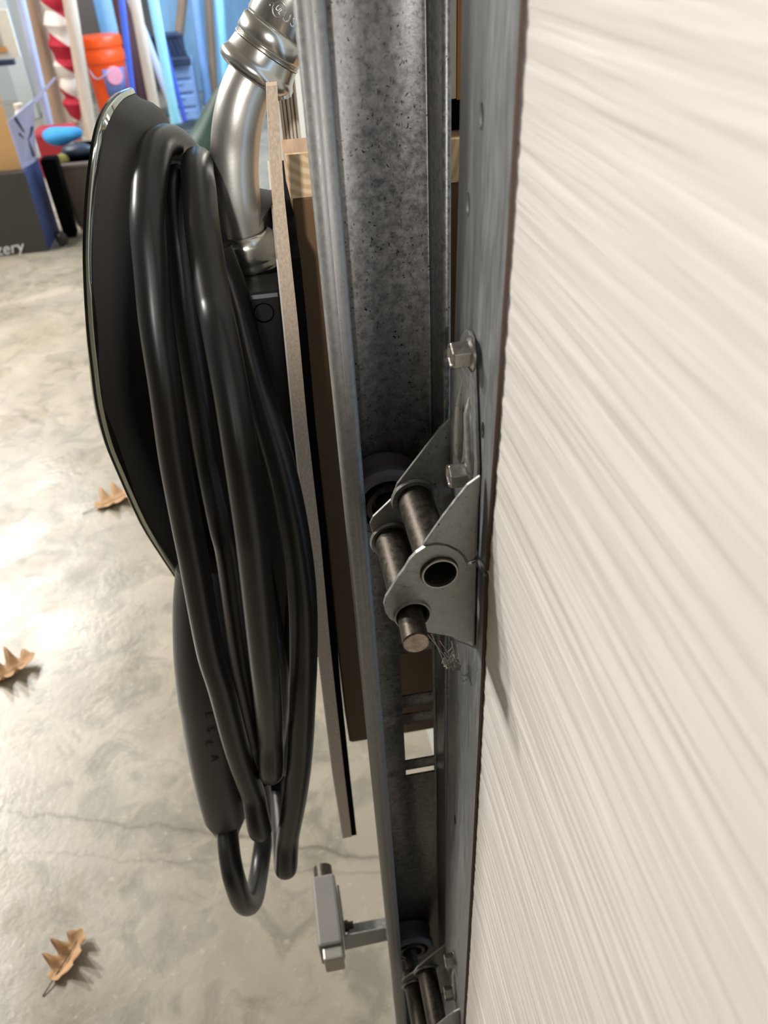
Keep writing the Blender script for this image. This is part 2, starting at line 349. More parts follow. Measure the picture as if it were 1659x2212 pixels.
sk = lambda i, j: j == 8 and any(abs(zs[i]-s[1]) < 1e-6 for s in slots)
strip_grid(webp, zs, sk).build('channel_web', M['track'], trk, solid=-.0014)
flp = [(.0714, .3350), (.0718, .3300), (.0716, .3290), (.0719, .3282), (.0719, .3125), (.0721, .3110), (.0724, .3104), (.0730, .3103), (.0732, .3108)]
strip_grid(flp, [Z0, Z1]).build('side_flange', M['track'], trk, solid=-.0012)

# ------------------------------------------------------------------ roller and hinge (twice)
def roller_at(label):
    t = thing('door_roller', (.041, .26, .766), label, 'roller', None)
    pl_ = P(889, 1327, .235); end = P(899, 1390, (1-pl_.z)/1.0994); ax = Vector((pl_.x-end.x, pl_.y-end.y, 0)).normalized()
    ax = Vector((min(ax.x, .045), 1, 0)).normalized(); c = Vector((.0436, .3125, end.z))
    MB().lathe(end, ax, [(0, 0), (0, .0050), (.0006, .0056), (.09, .0056), (.10, .0056)], 24).build('shaft', M['dull'], t)
    MB().lathe(end-ax*.0002, ax, [(0, 0), (0, .0050), (.0003, .0053)], 24).build('shaft_end', M['endface'], t)['label'] = 'bare bright end of the shaft'
    MB().lathe(c, (0, 1, 0), [(0, .0150), (0, .0185), (.002, .0204), (.006, .0200), (.010, .0186), (.014, .0200), (.018, .0204), (.020, .0180), (.020, .008)], 40).build('wheel_tire', M['wheel'], t)
    MB().lathe(c, (0, 1, 0), [(.0, .0145), (.004, .0140), (.004, .0125), (-.001, .0118), (-.001, .0092), (.004, .0086), (.004, .0062)], 32).build('bearing_race', M['dull'], t)
    return t
def hexbolt(par, c):
    t = MB(); c = Vector(c); ax = Vector((-1, 0, 0))
    t.lathe(c, ax, [(0, 0), (0, .0066), (.0008, .0066), (.0016, .0050)], 28)
    o = t.build('bolt_flange', M['bolt'], par)
    t = MB(); t.lathe(c+ax*.0010, ax, [(0, .0054), (.0066, .0054), (.0072, .0048), (.0072, .0040), (.0066, .0034), (.0066, 0)], 6, False)
    b = t.build('hex_head', M['bolt'], o, bev=.0003); return o
def hinge_at(label):
    t = thing('roller_hinge', (.068, .26, .77), label, 'hinge', None)
    C4 = lambda pts: [(740+x*.2411, 960+y*.2411) for x, y in pts]
    # front upright of the lower leaf
    low = C4([(1112,1090),(1195,1060),(1190,1250),(1178,1480),(1175,1700),(1162,1768),(1080,1762),(960,1718),(780,1687),(560,1625),(500,1602),(430,1570),(385,1510),(369,1440),(388,1370),(440,1290),(500,1190),(560,1110),(600,1040),(660,975),(740,922),(840,902),(940,916),(1030,960),(1080,1010),(1103,1060)])
    upp = C4([(1238,285),(1232,420),(1215,560),(1203,760),(1188,1028),(1122,1050),(1092,1000),(1035,946),(940,903),(840,888),(718,912),(760,850),(900,650),(1000,520),(1120,370)])
    plate = lambda pts, y, th: MB().prism([P(u, v, y) for u, v in pts], (0, th, 0))
    lo = plate(low, .2342, .0018).build('lower_leaf', M['hinge'], t)
    s_ = P(890, 1324, .2350); h_ = P(948, 1232, .2350)
    cut(lo, [MB().lathe((c.x, .225, c.z), (0, 1, 0), [(0, 0), (0, r), (.02, r), (.02, 0)], 40).build('cutter', M['hole']) for c, r in ((h_, .0079), (s_, .0072))])
    md = lo.modifiers.new('bevel', 'BEVEL'); md.width = .0003; md.segments = 1; md.limit_method = 'ANGLE'
    uo = plate(upp, .2352, .0018).build('upper_leaf', M['hinge'], t, bev=.0004)
    # rear uprights
    bk = [(979,897),(977,990),(981,1065),(985,1180),(972,1245),(850,1262),(826,1174),(806,1157),(799,1132),(806,1117),(845,1080),(858,1046),(895,998),(950,926)]
    plate(bk, .2850, .0016).build('rear_upright', M['hinge'], t, bev=.0003)
    # back plate on the end strip
    pb = [on_stile(u, v, .0004) for u, v in ((1004,722),(1012,711),(1020,714),(1027,730),(1033,860),(1038,1010),(1036,1052),(1031,1200),(1000,1240),(985,1190),(980,1060),(978,900),(981,796))]
    MB().prism(pb, (-.0014, 0, 0)).build('base_plate', M['hinge'], t, bev=.0004)
    pb = [on_stile(u, v, .0004) for u, v in ((1030,1225),(1026,1395),(985,1380),(960,1330),(975,1230))]
    MB().prism(pb, (-.0012, 0, 0)).build('lower_base_plate', M['hinge'], t, bev=.0004)
    r = MB()
    for (a, b, w) in (((1001,815),(993,1000),.0030), ((1014,858),(1022,1030),.0028)):
        A, B = (on_stile(*q, .0016) for q in (a, b)); n = 10
        r.tube([A+(B-A)*i/n for i in range(n+1)], [w*max(.12, math.sin(min(1, max(.02, min(i/n*(2.4 if w > .0029 else 4), (1-i/n)*5)))*math.pi/2)) for i in range(n+1)], 12)
    r.build('stiffening_rib', M['hinge'], t)
    # sleeves
    s = P(890, 1324, .2350); h = P(948, 1232, .2350); Y = Vector((.0, 1, 0))
    sl = [(0, .0072), (0, .0066), (.06, .0066), (.06, .0082), (0, .0082), (0, .0072)]
    sx = Vector((.00005/.05, 1, 0))
    MB().lathe(s+Vector((0, .0002, 0)), sx, sl, 32).build('roller_sleeve', M['dull'], t)
    MB().lathe(s-Vector((0, .0010, 0)), sx, [(0, .0070), (-.0012, .0073), (-.0012, .0079), (0, .0082), (.001, .0084)], 32).build('sleeve_collar', M['hinge'], t)
    tb = MB().lathe(h-Vector((0, .0024, 0)), Y, [(.002, .0066), (0, .0072), (.0004, .0079), (.002, .0081), (.052, .0081), (.056, .0081), (.056, .0066), (.002, .0066)], 36)
    tb.build('hinge_pin_tube', M['dull'], t)
    MB().lathe(h-Vector((0, .0026, 0)), Y, [(.0016, .0067), (0, .0069), (0, .0076), (.0016, .0080)], 36).build('tube_rim', M['bolt'], t)
    MB().lathe(h+Vector((0, .030, 0)), Y, [(0, 0), (0, .0066), (.001, .0066)], 24).build('tube_plug', M['dull'], t)
    back = [Vector(P(897,1090,.2838)), Vector(P(838,1150,.2838))]
    MB().lathe(P(896, 1080, .2838), Y, [(0, .0081), (-.0006, .0105), (.0008, .0112)], 32).lathe(Vector((s.x, .2838, s.z)), Y, [(0, .0081), (-.0006, .0100), (.0008, .0106)], 32).build('rear_collar', M['hinge'], t)
    for u, v in ((1019, 764), (1011, 1024)): hexbolt(t, on_stile(u, v, .0019))
    return t
def copy_tree(o, dv, label):
    def rec(s, par):
        c = s.copy(); COL.objects.link(c); c.parent = par; c.matrix_parent_inverse = s.matrix_parent_inverse.copy()
        for k in s.children: rec(k, c)
        return c
    c = rec(o, None); c.location = o.location + Vector(dv); c['label'] = label; return c
hinge = hinge_at('grey steel hinge bracket bolted at the section joint midway up the door')
roll = roller_at('door roller whose shaft end pokes out of the mid-height hinge')
copy_tree(hinge, (-.0022, .002, -.5045), 'dim lower hinge bracket at the bottom end of the track')
copy_tree(roll, (-.0022, .002, -.5045), 'lower door roller in the track near the floor')

# ------------------------------------------------------------------ cobweb under the hinge
web = thing('cobweb', P(970, 1430, .250), 'dusty grey cobweb with a dirt clump hanging below the hinge', 'cobweb')
wm = MB()
for a, b, y0, y1 in (((925,1372),(968,1428),.238,.25), ((932,1370),(962,1440),.238,.25), ((975,1385),(985,1440),.24,.252), ((988,1392),(992,1450),.24,.254), ((990,1440),(1003,1470),.252,.262), ((988,1450),(1018,1505),.252,.268), ((1003,1470),(1016,1500),.262,.268), ((960,1410),(998,1455),.246,.254), ((950,1385),(972,1418),.24,.25), ((968,1408),(978,1390),.247,.243)):
    A, B = P(*a, y0), P(*b, y1); wm.tube(cr([A, (A+B)/2+Vector((.0004, 0, -.0006)), B], 4), .00018, 5)
wm.build('silk_strand', M['web'], web)
cm = MB(); c0 = P(979, 1430, .251)
for i in range(22):
    p = c0 + Vector((random.gauss(0, .0017), random.gauss(0, .001), random.gauss(0, .0027))); d = Vector((random.uniform(-1, 1), random.uniform(-1, 1), random.uniform(-1, 1))).normalized()*.0016
    e = d.orthogonal()*random.uniform(.4, .9); cm.prism([p-d-e, p+d-e*.6, p+d*.8+e, p-d*.7+e*.7], d.cross(e).normalized()*.00025)
cm.build('dust_clump', M['web'], web)

# ================================================================== post: backing board, wood, brown board, trim
bb = thing('backing_board', (.005, .5, .3), 'thin raw-edged fibreboard panel standing edge-on behind the black cable coil', 'board')
edge = [(575,186),(580,300),(588,430),(600,560),(614,700),(634.7,917),(649,1050),(663.6,1170),(687,1400),(700,1510),(720,1673),(742,1811)]
redg = [(600,193),(606,300),(615,430),(629,560),(644,700),(664,917),(679,1050),(693,1170),(714,1400),(726,1510),(744,1673),(760,1808)]
YB = .42; L = [P(u, v, YB) for u, v in edge]; R_ = [P(u, v, YB) for u, v in redg]
dl = Vector((.0058, .21, 0))
bm_ = MB(); n = len(L)
for A, B, nm, mt, off in ((L, R_, 'board_core', 'mdf', 0), ):
    vs = []
    for i, (a, b) in enumerate(zip(A, B)):            # the top is notched behind its near edge, where the conduit passes
        for d_ in ([dl*.05] if i < 3 else [dl*.05, dl] if i == 3 else [dl]): vs += [a, Vector((b.x, b.y, a.z)), Vector((b.x, b.y, a.z))+d_, a+d_]
    n4 = len(vs)//4
    fs = [(4*i+k, 4*i+(k+1) % 4, 4*i+4+(k+1) % 4, 4*i+4+k) for i in range(n4-1) for k in range(4) if not (i == 3 and k in (0,))] + [(0, 1, 2, 3), (4*n4-1, 4*n4-2, 4*n4-3, 4*n4-4)]
    MB().add(vs, fs).build(nm, M[mt], bb)
vs = []
for a in L[3:]: vs += [a-Vector((.0009, 0, 0)), a-Vector((.00001, 0, 0)), a+dl-Vector((.00001, 0, 0)), a+dl-Vector((.0009, 0, 0))]
k_ = n-3; fs = [(4*i+k, 4*i+(k+1) % 4, 4*i+4+(k+1) % 4, 4*i+4+k) for i in range(k_-1) for k in range(4)] + [(0, 1, 2, 3), (4*k_-1, 4*k_-2, 4*k_-3, 4*k_-4)]
MB().add(vs, fs).build('white_face', M['mdfwhite'], bb)['label'] = 'smooth white face of the board'
vs = []
for b in R_[3:]: b2 = b+Vector((.00005, .0012, 0)); vs += [b2, b2+Vector((.0050, 0, 0)), b2+dl+Vector((.0050, 0, 0)), b2+dl]
n_ = n-3
MB().add(vs, [(4*i+k, 4*i+(k+1) % 4, 4*i+4+(k+1) % 4, 4*i+4+k) for i in range(n_-1) for k in range(4)] + [(0, 1, 2, 3), (4*n_-1, 4*n_-2, 4*n_-3, 4*n_-4)]).build('back_shade_layer', M['void'], bb)['label'] = 'black layer coloured as the shade behind the board'  # black layer stands in for the deep shade beside the brown board
wb = thing('wood_block', (.05, .39, .9), 'pale pine block with end grain behind the track', 'wood block')
YW = .50; zt, zb = P(640, 333, YW).z, P(650, 427, YW).z; XW = P(622, 380, YW).x
MB().box((XW, YW, zb), (.139, YW+.004, zt)).build('end_grain_face', M['grain'], wb)['label'] = 'cut end showing curved growth rings'
MB().box((XW, YW+.004, zb), (.139, YW+.04, zt)).build('wood_body', M['pine'], wb)
zz = P(775, 1602, YW+.002).z
lp = [P(u, v, YW+.002) for u, v in ((628,440),(645,640),(659,800),(686,1010),(705,1170),(727,1400),(748,1575))]; x0 = lp[-1].x; pts = [(lp[0].x+.001, zb-.0003)] + [(p.x+.001, p.z) for p in lp[1:]] + [(x0+.0015, zz+.002), (x0+.005, zz), (.10, zz), (.139, zz), (.139, zb-.0003)]
b = MB().prism([(x, YW+.002, z) for x, z in pts], (0, .024, 0)).build('brown_board', M['brown'], None, bev=.0015)
tag(b, 'long brown painted board hanging below the pine block behind the track', 'board')
tr = thing('fluted_trim', (.05, .62, .9), 'off-white fluted trim strip standing above the pine block', 'trim')
YT = .60; tx0 = P(604, 240, YT).x; tx1 = P(646, 240, YT).x; wd_ = (tx1-tx0)/5
for i in range(5): MB().box((tx0+wd_*i, YT+.0015*(i % 2), zt-.03), (tx0+wd_*i+wd_*.8, YT+.012, 1.5)).build('flute', M['trim'], tr, bev=.001)
MB().box((tx0, YT+.008, zt-.03), (tx1, YT+.016, 1.5)).build('trim_back', M['trim'], tr)
zc = P(985, 214, .52).z
a = MB().box((P(950, 100, .52).x, .52, zc), (P(987, 100, .52).x, .535, 1.5)).build('white_jamb_strip', M['trim'], None, bev=.001); tag(a, 'narrow white strip seen in the gap right of the track', 'trim')
a = MB().box((P(988, 100, .52).x, .52, zc-.0005), (P(1012, 100, .52).x, .537, 1.5)).build('orange_jamb_board', M['orangewood'], None); tag(a, 'narrow orange-stained wooden strip in the gap beside the white strip', 'board')
a = MB().box((.085, .522, zt+.0005), (.139, .536, zc-.001)).build('gap_shade_strip', M['void'], None); tag(a, 'black gap-shade seal strip lying on the pine block under the white strip', 'filler')  # black strip stands in for the shaded gap above the pine block

# ================================================================== wall charger
ch = thing('wall_charger', (-.02, .53, .74), 'black wall-mounted charging unit with glossy rimmed oval faceplate', 'charger')
YC = .53
chain = [(270,192,0), (243,204,.030), (218,235,.055), (200,280,.066), (188,350,.0715), (179,450,.074), (176,560,.075), (183,700,.0745), (194,800,.074), (205,880,.073), (224,955,.072), (250,1020,.0705), (300,1130,.067), (340,1195,.062), (370,1240,.056), (395,1275,.044), (420,1300,.025), (430,1305,0)]
near = [P(u, v, YC-w) for u, v, w in chain]
near = cr(near, 3)
def far(p): w = YC-p.y; return Vector((p.x*.4+near[0].x*.6, YC+.32*w, p.z-.016*min(1, w/.05)))
loop0 = near + [far(p) for p in reversed(near[1:-1])]
cz = .755; cx = -.08
def ring(s, dx, sz=None): return [Vector((p.x+dx, YC+(p.y-YC)*s, cz+(p.z-cz)*(sz or s))) for p in loop0]
MB().rings([ring(.2, -.004), ring(.6, -.0035), ring(.93, -.0015), ring(.985, 0), ring(1.0, .0006), ring(1.003, .0024)], True, True, False).build('faceplate', M['gloss'], ch)
MB().rings([ring(1.003, .0024), ring(1.004, .0034), ring(1.0, .0048), ring(.985, .0054)], True, False, False).build('polished_rim', M['rim'], ch)['label'] = 'polished greenish-silver rim of the faceplate'
MB().rings([ring(.984, .0050), ring(.968, .0078), ring(.95, .014), ring(.92, .0195), ring(.86, .0225), ring(.74, .025, .80), ring(.58, .040, .68), ring(.55, .075, .62), ring(.55, .082, .62)], True, True, True).build('housing', M['matte'], ch)
wz1 = P(600, 630, .452).z
xq = P(610, 630, .452).x
w_ = MB().hexa([(-.062, .452, .50), (-.0045, .452, .50), (xq, .452, wz1), (-.062, .452, wz1)], (.003, .118, 0)).build('wiring_box', M['black'], ch, bev=.003)
kc = P(570, 676, .4518)
MB().lathe(kc, (0, -1, 0), [(0, .0062), (.0003, .0062), (.0003, .0056), (-.0003, .0054), (-.0003, 0)], 28).build('knockout', M['void'], w_)
MB().lathe((P(572,598,.50).x, .502, wz1), (0, 0, 1), [(.0002, 0), (.0006, .019), (0, .0195)], 28).build('entry_hole', M['void'], w_)

# ------------------------------------------------------------------ conduit elbow
cn = thing('conduit_elbow', P(540, 540, .50), 'bent galvanised conduit with compression fittings entering the charger from above', 'conduit')
pts = [P(u, v, y) for u, v, y in ((531,540,.50), (521,490,.50), (512,430,.50), (507,370,.501), (508,315,.502), (514,262,.502), (526,213,.503), (541,178,.504), (555,150,.504))]
MB().tube(cr(pts, 6), .0141, 28).build('bent_tube', M['emt'], cn)
B0 = P(556, 152, .504); B1 = P(604, 56, .504); ax = (B1-B0).normalized(); L1 = (B1-B0).length
q = L1/107.
MB().lathe(B0, ax, [(-14*q, .0140), (-20*q, .0160), (-19*q, .0188), (-13*q, .0212), (-3*q, .0222), (7*q, .0219), (14*q, .0206), (22*q, .0199), (44*q, .0190)], 36).build('compression_nut', M['cast'], cn)
MB().lathe(B0, ax, [(44*q, .0186), (47*q, .0196), (49*q, .0196), (51*q, .0186), (53*q, .0194), (55*q, .0186), (57*q, .0193), (60*q, .0186)], 36).build('threaded_ring', M['cast'], cn)
MB().lathe(B0, ax, [(58*q, .0192), (62*q, .0198), (92*q, .0194), (96*q, .0186), (98*q, .0180), (101*q, .0184), (104*q, .0187), (180*q, .0187), (186*q, .0175), (240*q, .0172)], 36).build('coupling_body', M['cast'], cn)
# lug on the nut next to the board
lg = P(606, 190, .50); MB().tube([lg+Vector((-.010, 0, .008)), lg+Vector((0, -.004, 0)), lg+Vector((.001, -.005, -.005))], [.008, .0062, .0045], 16).build('nut_lug', M['cast'], cn)
vw = (CAM-B0).normalized(); side = ax.cross(vw).normalized()
out = side.cross(ax)
if out.dot(vw) < 0: out = -out
def on_body(h, ang):  # frame on the coupling surface
    nrm = (out*math.cos(ang) + side*math.sin(ang)).normalized(); tx = (side*math.cos(ang) - out*math.sin(ang)).normalized()
    return frame(B0 + ax*h*q + nrm*.0187, tx, ax)
ho = P(604, 56, .485)
for ch_, a_ in (('U', .06), ('S', .29)):
    text_obj('embossed_letter', ch_, .0062, on_body(132, a_), M['cast'], cn, .0005)
text_obj('embossed_letter', 'UL', .0034, on_body(136, -.20) @ Matrix.Rotation(-.35, 4, 'Z'), M['cast'], cn, .0005)
mm = on_body(136, -.20); cir = [mm @ Vector((math.cos(t)*.0036, math.sin(t)*.0036, .0001)) for t in [i*2*math.pi/28 for i in range(29)]]
MB().tube(cir, .0003, 6).build('embossed_circle', M['cast'], cn)
text_obj('embossed_letter', 'c', .0058, on_body(137, -.46), M['cast'], cn, .0005)
# lower connector into the box
b0 = P(534, 552, .50); bx = (P(529, 524, .50)-P(552, 622, .50)).normalized(); e0 = P(548, 600, .50)
MB().lathe(P(546, 596, .50), bx, [(-.010, .0165), (.004, .0165), (.0045, .0178), (.006, .0178), (.0065, .0165), (.008, .0176), (.0095, .0176), (.012, .0180), (.0125, .0186), (.016, .0194), (.022, .0193), (.026, .0182), (.028, .0160), (.0285, .0150)], 36).build('lower_connector', M['cast'], cn)

# ------------------------------------------------------------------ charging cable and handle
cb = thing('charging_cable', (-.05, .45, .6), 'thick black charging cable coiled in hanging loops around the charger', 'cable')
CR = .0093
def loop(name, pts, back=None, r=CR):
    p = [P(u, v, y) for u, v, y in pts] + [Vector(b) for b in (back or [])]
    return MB().tube(cr(p, 10), r, 20).build(name, M['rubber'], cb)
# four hanging loops: the near run of each is traced top to bottom, then it returns behind at greater depth
def back_of(pts, dy=.22):
    a = P(*pts[0]); z = P(*pts[-1]); out = []
    for t, k in ((.0, .10), (.25, .2), (.5, .24), (.75, .2), (1., .08)):
        p = z.lerp(a, t); out.append(Vector((p.x-.002-.012*t, max(z.y, a.y)+k*.6, p.z + (-.01 if t == 0 else 0))))
    return out
lA = [(446,430,.55), (428,372,.545), (402,332,.53), (370,306,.505), (340,318,.478), (326,370,.458), (320,440,.442), (320,500,.432), (328,591,.422), (338,700,.412), (359,845,.402), (378,990,.395), (404,1134,.388), (418,1206,.384), (453,1400,.376), (479,1490,.372), (512,1617,.368), (545,1711,.368), (563,1762,.374)]
loop('cable_loop', lA, back_of(lA))
lB = [(372,372,.52), (368,400,.49), (378,480,.47), (392,600,.458), (404,700,.450), (428,845,.440), (452,990,.432), (482,1134,.408), (498,1206,.402), (522,1400,.398), (539,1500,.398), (556,1600,.402), (566,1660,.412)]
loop('cable_loop', lB, back_of(lB))
lC = [(428,352,.50), (426,372,.478), (430,410,.458), (437,491,.432), (452,591,.412), (463,657,.398), (474,710,.386), (499,845,.368), (521,990,.353), (541,1134,.344), (549,1206,.342), (568,1400,.342), (577,1490,.346), (584,1590,.36), (583,1650,.38)]
loop('cable_loop', lC, back_of(lC))
lD = [(468,540,.462), (505,640,.455), (545,800,.44), (580,917,.42), (606,1007,.405), (631,1120,.39), (648,1230,.38), (655,1320,.372), (656,1427,.366), (654,1490,.362), (649,1617,.358), (639,1711,.356), (622,1806,.358), (614,1858,.364)]
loop('cable_loop', lD, back_of(lD))
lE = [(420,700,.50), (455,860,.48), (505,1020,.46), (555,1200,.45), (590,1380,.445), (602,1500,.445), (594,1600,.45), (575,1680,.46)]
loop('cable_loop', lE, back_of(lE))
lF = [(545,760,.50), (585,960,.48), (612,1150,.465), (626,1320,.46), (622,1460,.46), (610,1580,.46), (600,1660,.465)]
loop('cable_loop', lF, back_of(lF))
# tail from the handle
lH = [(490,1785,.388), (496,1850,.365), (508,1905,.350), (526,1950,.352), (546,1945,.372), (560,1880,.41), (571,1800,.44), (582,1720,.455), (592,1640,.46), (598,1560,.46)]
loop('cable_tail', lH)
hp = [(432,1225,.445), (434,1300,.438), (440,1380,.430), (448,1460,.422), (458,1540,.415), (468,1630,.407), (479,1710,.400), (486,1762,.396)]
ax_h = cr([P(*p) for p in hp], 5); m = len(ax_h)
rad = [.0170+.0075*math.sin(min(1, (i/(m-1))*1.9)*math.pi/2) if i/(m-1) < .53 else .024-.0062*((i/(m-1)-.53)/.47)**1.5 for i in range(m)]
hd = MB().tube(ax_h, rad, 32).build('handle', M['handle'], cb); hd['label'] = 'charcoal plug handle hanging below the coil'
e = ax_h[-1]; d = (ax_h[-1]-ax_h[-3]).normalized()
MB().lathe(e, d, [(-.002, .0168), (.0002, .0170), (.004, .0164), (.014, .0128), (.019, .0112), (.021, .0093)], 32).build('strain_relief', M['rubber'], cb)
for i, l in enumerate('TESLA'):
    u, v, y = [(447,1512,.33), (451,1544,.33), (455,1577,.33), (452,1607,.33), (464,1639,.33)][i]
    c = min(range(m), key=lambda k: (ax_h[k]-P(u, v, .36)).length); o0 = ax_h[c]; dirn = ray(u, v).normalized()
    # hit the handle surface from the viewing side
    oc = CAM-o0; T_ = (ax_h[min(c+1, m-1)]-ax_h[max(c-1, 0)]).normalized()
    dd = dirn-T_*dirn.dot(T_); oo = oc-T_*oc.dot(T_); A_, B_, C_ = dd.dot(dd), 2*dd.dot(oo), oo.dot(oo)-(rad[c]*1.0)**2
    D_ = B_*B_-4*A_*C_
    if D_ < 0: continue
    hit = CAM+dirn*((-B_-math.sqrt(D_))/(2*A_)); nr = hit-o0; nr = (nr-T_*nr.dot(T_)).normalized()
    Mx = frame(hit, -T_.cross(nr)*-1, nr.cross(T_.cross(nr)))
    x = T_; yv = nr.cross(x); text_obj('letter', l, .0088, frame(hit, x, yv), M['black'], hd, .0003)

# ================================================================== safety sensor on its bracket
ss = thing('safety_sensor', (-.03, .42, .16), 'small grey door safety sensor on a bent bracket near the floor', 'sensor')
s0 = P(687, 2046, .385); s1 = P(742, 2046, .385); zt_ = s0.z; wdt = s1.x-s0.x
yb = .462
MB().box((s0.x, .385, zt_-.045), (s1.x, yb, zt_)).build('housing', M['sensor'], ss, bev=.003)
MB().cyl(((s0.x+s1.x)/2, yb-.002, zt_-.012), ((s0.x+s1.x)/2, yb+.014, zt_-.012), .0105, 20).build('cable_gland', M['dull'], ss)
MB().box((s0.x+.004, .372, zt_-.034), (s1.x-.001, .386, zt_-.004)).build('lens', M['lens'], ss, bev=.002)
bx0 = s1.x+.0012
MB().box((bx0, .395, zt_-.040), (bx0+.0022, .450, zt_-.006)).box((bx0, .395, zt_-.040), (.0235, .3972, zt_-.010)).box((bx0, .3952, zt_-.040), (.045, .3975, zt_-.012)).box((.030, .3390, zt_-.040), (.032, .397, zt_-.012)).box((bx0+.004, .3972, zt_-.040), (.045, .42, zt_-.038)).build('bracket', M['hinge'], ss, bev=.0006)
MB().lathe((bx0+.0022, .41, zt_-.02), (1, 0, 0), [(0, .006), (.004, .006), (.005, .004), (.010, .004), (.010, 0)], 12).build('wing_nut', M['dull'], ss)

# ================================================================== oak leaves on the floor
def leaf(label, px, size, rot, curl):
    c = onp(*px, 2, .0); t = thing('oak_leaf', c, label, 'leaf', None)
    out = []
    for i in range(41):
        s = i/40; w = .42*math.sin(math.pi*s)**.6*(.72+.28*math.cos(s*math.pi*7))*(1.05-.3*s)+.02; out.append((s-.5, w))
    poly = out + [(a, -b*.9) for a, b in reversed(out)]
    def lift(a, b): return curl*(b*b*2.0 + .22*(a+.1)**2*2) + .002
    vs, fs = [], []; n = len(out); ns = 5
    for (a, w) in out:
        for k in range(ns):
            b = w*(2*k/(ns-1)-1)
            vs.append((a*size, b*size, lift(a, b)*size+.0015))
    fs = [(i*ns+k, i*ns+k+1, (i+1)*ns+k+1, (i+1)*ns+k) for i in range(n-1) for k in range(ns-1)]
    Mx = Matrix.Translation(c) @ Matrix.Rotation(rot, 4, 'Z')
    o = MB().add([Mx @ Vector(v) for v in vs], fs, True).build('blade', M['leaf'], t, solid=.0004)
    MB().tube([Mx @ Vector((-.78*size, .03*size, .001)), Mx @ Vector((-.5*size, 0, .004*1)), Mx @ Vector((0, 0, .003+.002)), Mx @ Vector((.45*size, 0, .004+curl*.05*size))], [.0008, .0007, .0006, .0003], 6).build('stem', M['edge'], t)
    return t
leaf('curled tan oak leaf alone on the floor at lower left', (150, 2068), .060, 1.05, 1.3)
leaf('tan oak leaf on the floor at the left picture edge', (28, 1452), .085, .5, 1.2)
leaf('blurred brown oak leaf on the floor left of the charger faceplate', (255, 1080), .10, .5, .8)

# ================================================================== background things along the far wall
def V(u, v, y): return P(u, v, y)
# charcoal box with blue side
bk = thing('storage_box', (-1.05, 3.3, 0), 'low charcoal box with navy side and white lettering on the floor at left', 'box')
zt1 = P(60, 372, 3.2).z; xr = P(106, 545, 3.2).x
MB().box((xr-.62, 3.2, .001), (xr, 3.205, zt1)).build('front_face', M['darkbox'], bk)
MB().box((xr-.004, 3.205, .001), (xr, 3.46, zt1)).build('side_face', M['bluebox'], bk)['label'] = 'navy blue side of the box'
MB().box((xr-.62, 3.205, zt1-.004), (xr-.004, 3.46, zt1)).build('box_top', M['darkbox'], bk)
lc = P(10, 539, 3.199); text_obj('lettering', 'razery', .062, frame((lc.x-.010, 3.1985, lc.z), (1, 0, .06), (0, 0, 1)), M['white'], bk, .001, .25)
# cardboard box on top
cbx = thing('cardboard_box', (-1.05, 3.35, zt1), 'tan cardboard carton with pale lavender side on top of charcoal box', 'box')
xr2 = P(33, 320, 3.25).x; zt2 = P(40, 150, 3.25).z; zm = P(40, 225, 3.25).z
MB().box((xr2-.6, 3.25, zt1+.001), (xr2, 3.256, zm)).build('carton_front', M['card'], cbx)
MB().box((xr2-.6, 3.30, zm), (xr2-.01, 3.306, zt2)).build('carton_flap', M['card'], cbx)
x3 = P(66, 360, 3.24).x
F0, F1 = P(80, 362, 3.36), P(70, 216, 3.36)
MB().hexa([(xr2, 3.25, zt1+.001), (F0.x, 3.36, zt1+.001), (F1.x, 3.36, F1.z), (xr2, 3.25, P(25, 262, 3.25).z)], (.004, 0, 0)).build('carton_side', M['lav'], cbx)['label'] = 'pale lavender printed side of the carton'
MB().hexa([F1, P(118, 165, 3.37), P(121, 170, 3.37), F1+Vector((.006, 0, -.014))], (0, .004, 0)).build('open_flap', M['lav'], cbx)
MB().box((xr2-.3, 3.256, zt1+.001), (xr2-.0, 3.36, zt1+.006)).build('carton_base', M['card'], cbx)
pr = MB()
for pl in (((.25,.93),(.42,.66),(.58,.46),(.85,.08)), ((.58,.46),(.38,.5),(.26,.62)), ((.58,.46),(.74,.52),(.84,.66))):
    pr.tube([(xr2+.0050+(F0.x*(1-h_)+F1.x*h_-xr2)*t_, 3.25+.11*t_, zt1+.01+.17*h_) for t_, h_ in pl], .005, 6)
pr.build('dark_print', M['navy'], cbx)
# bottle-like knob behind the carton
pb = thing('white_bottle', P(38, 262, 3.52), 'white rounded bottle top showing behind the carton', 'bottle')
c = P(38, 224, 3.42); hb = c.z-zt1-.016; MB().lathe((c.x, c.y, zt1+.001), (0, 0, 1), [(0, 0), (0, .026), (hb*.7, .026), (hb*.85, .024), (hb*.95, .016), (hb, .014), (hb, 0)], 20).build('bottle_body', M['white'], pb)
MB().cyl((c.x, c.y, zt1+.001+hb), (c.x, c.y, c.z), .016, 14).build('bottle_cap', M['trim'], pb)
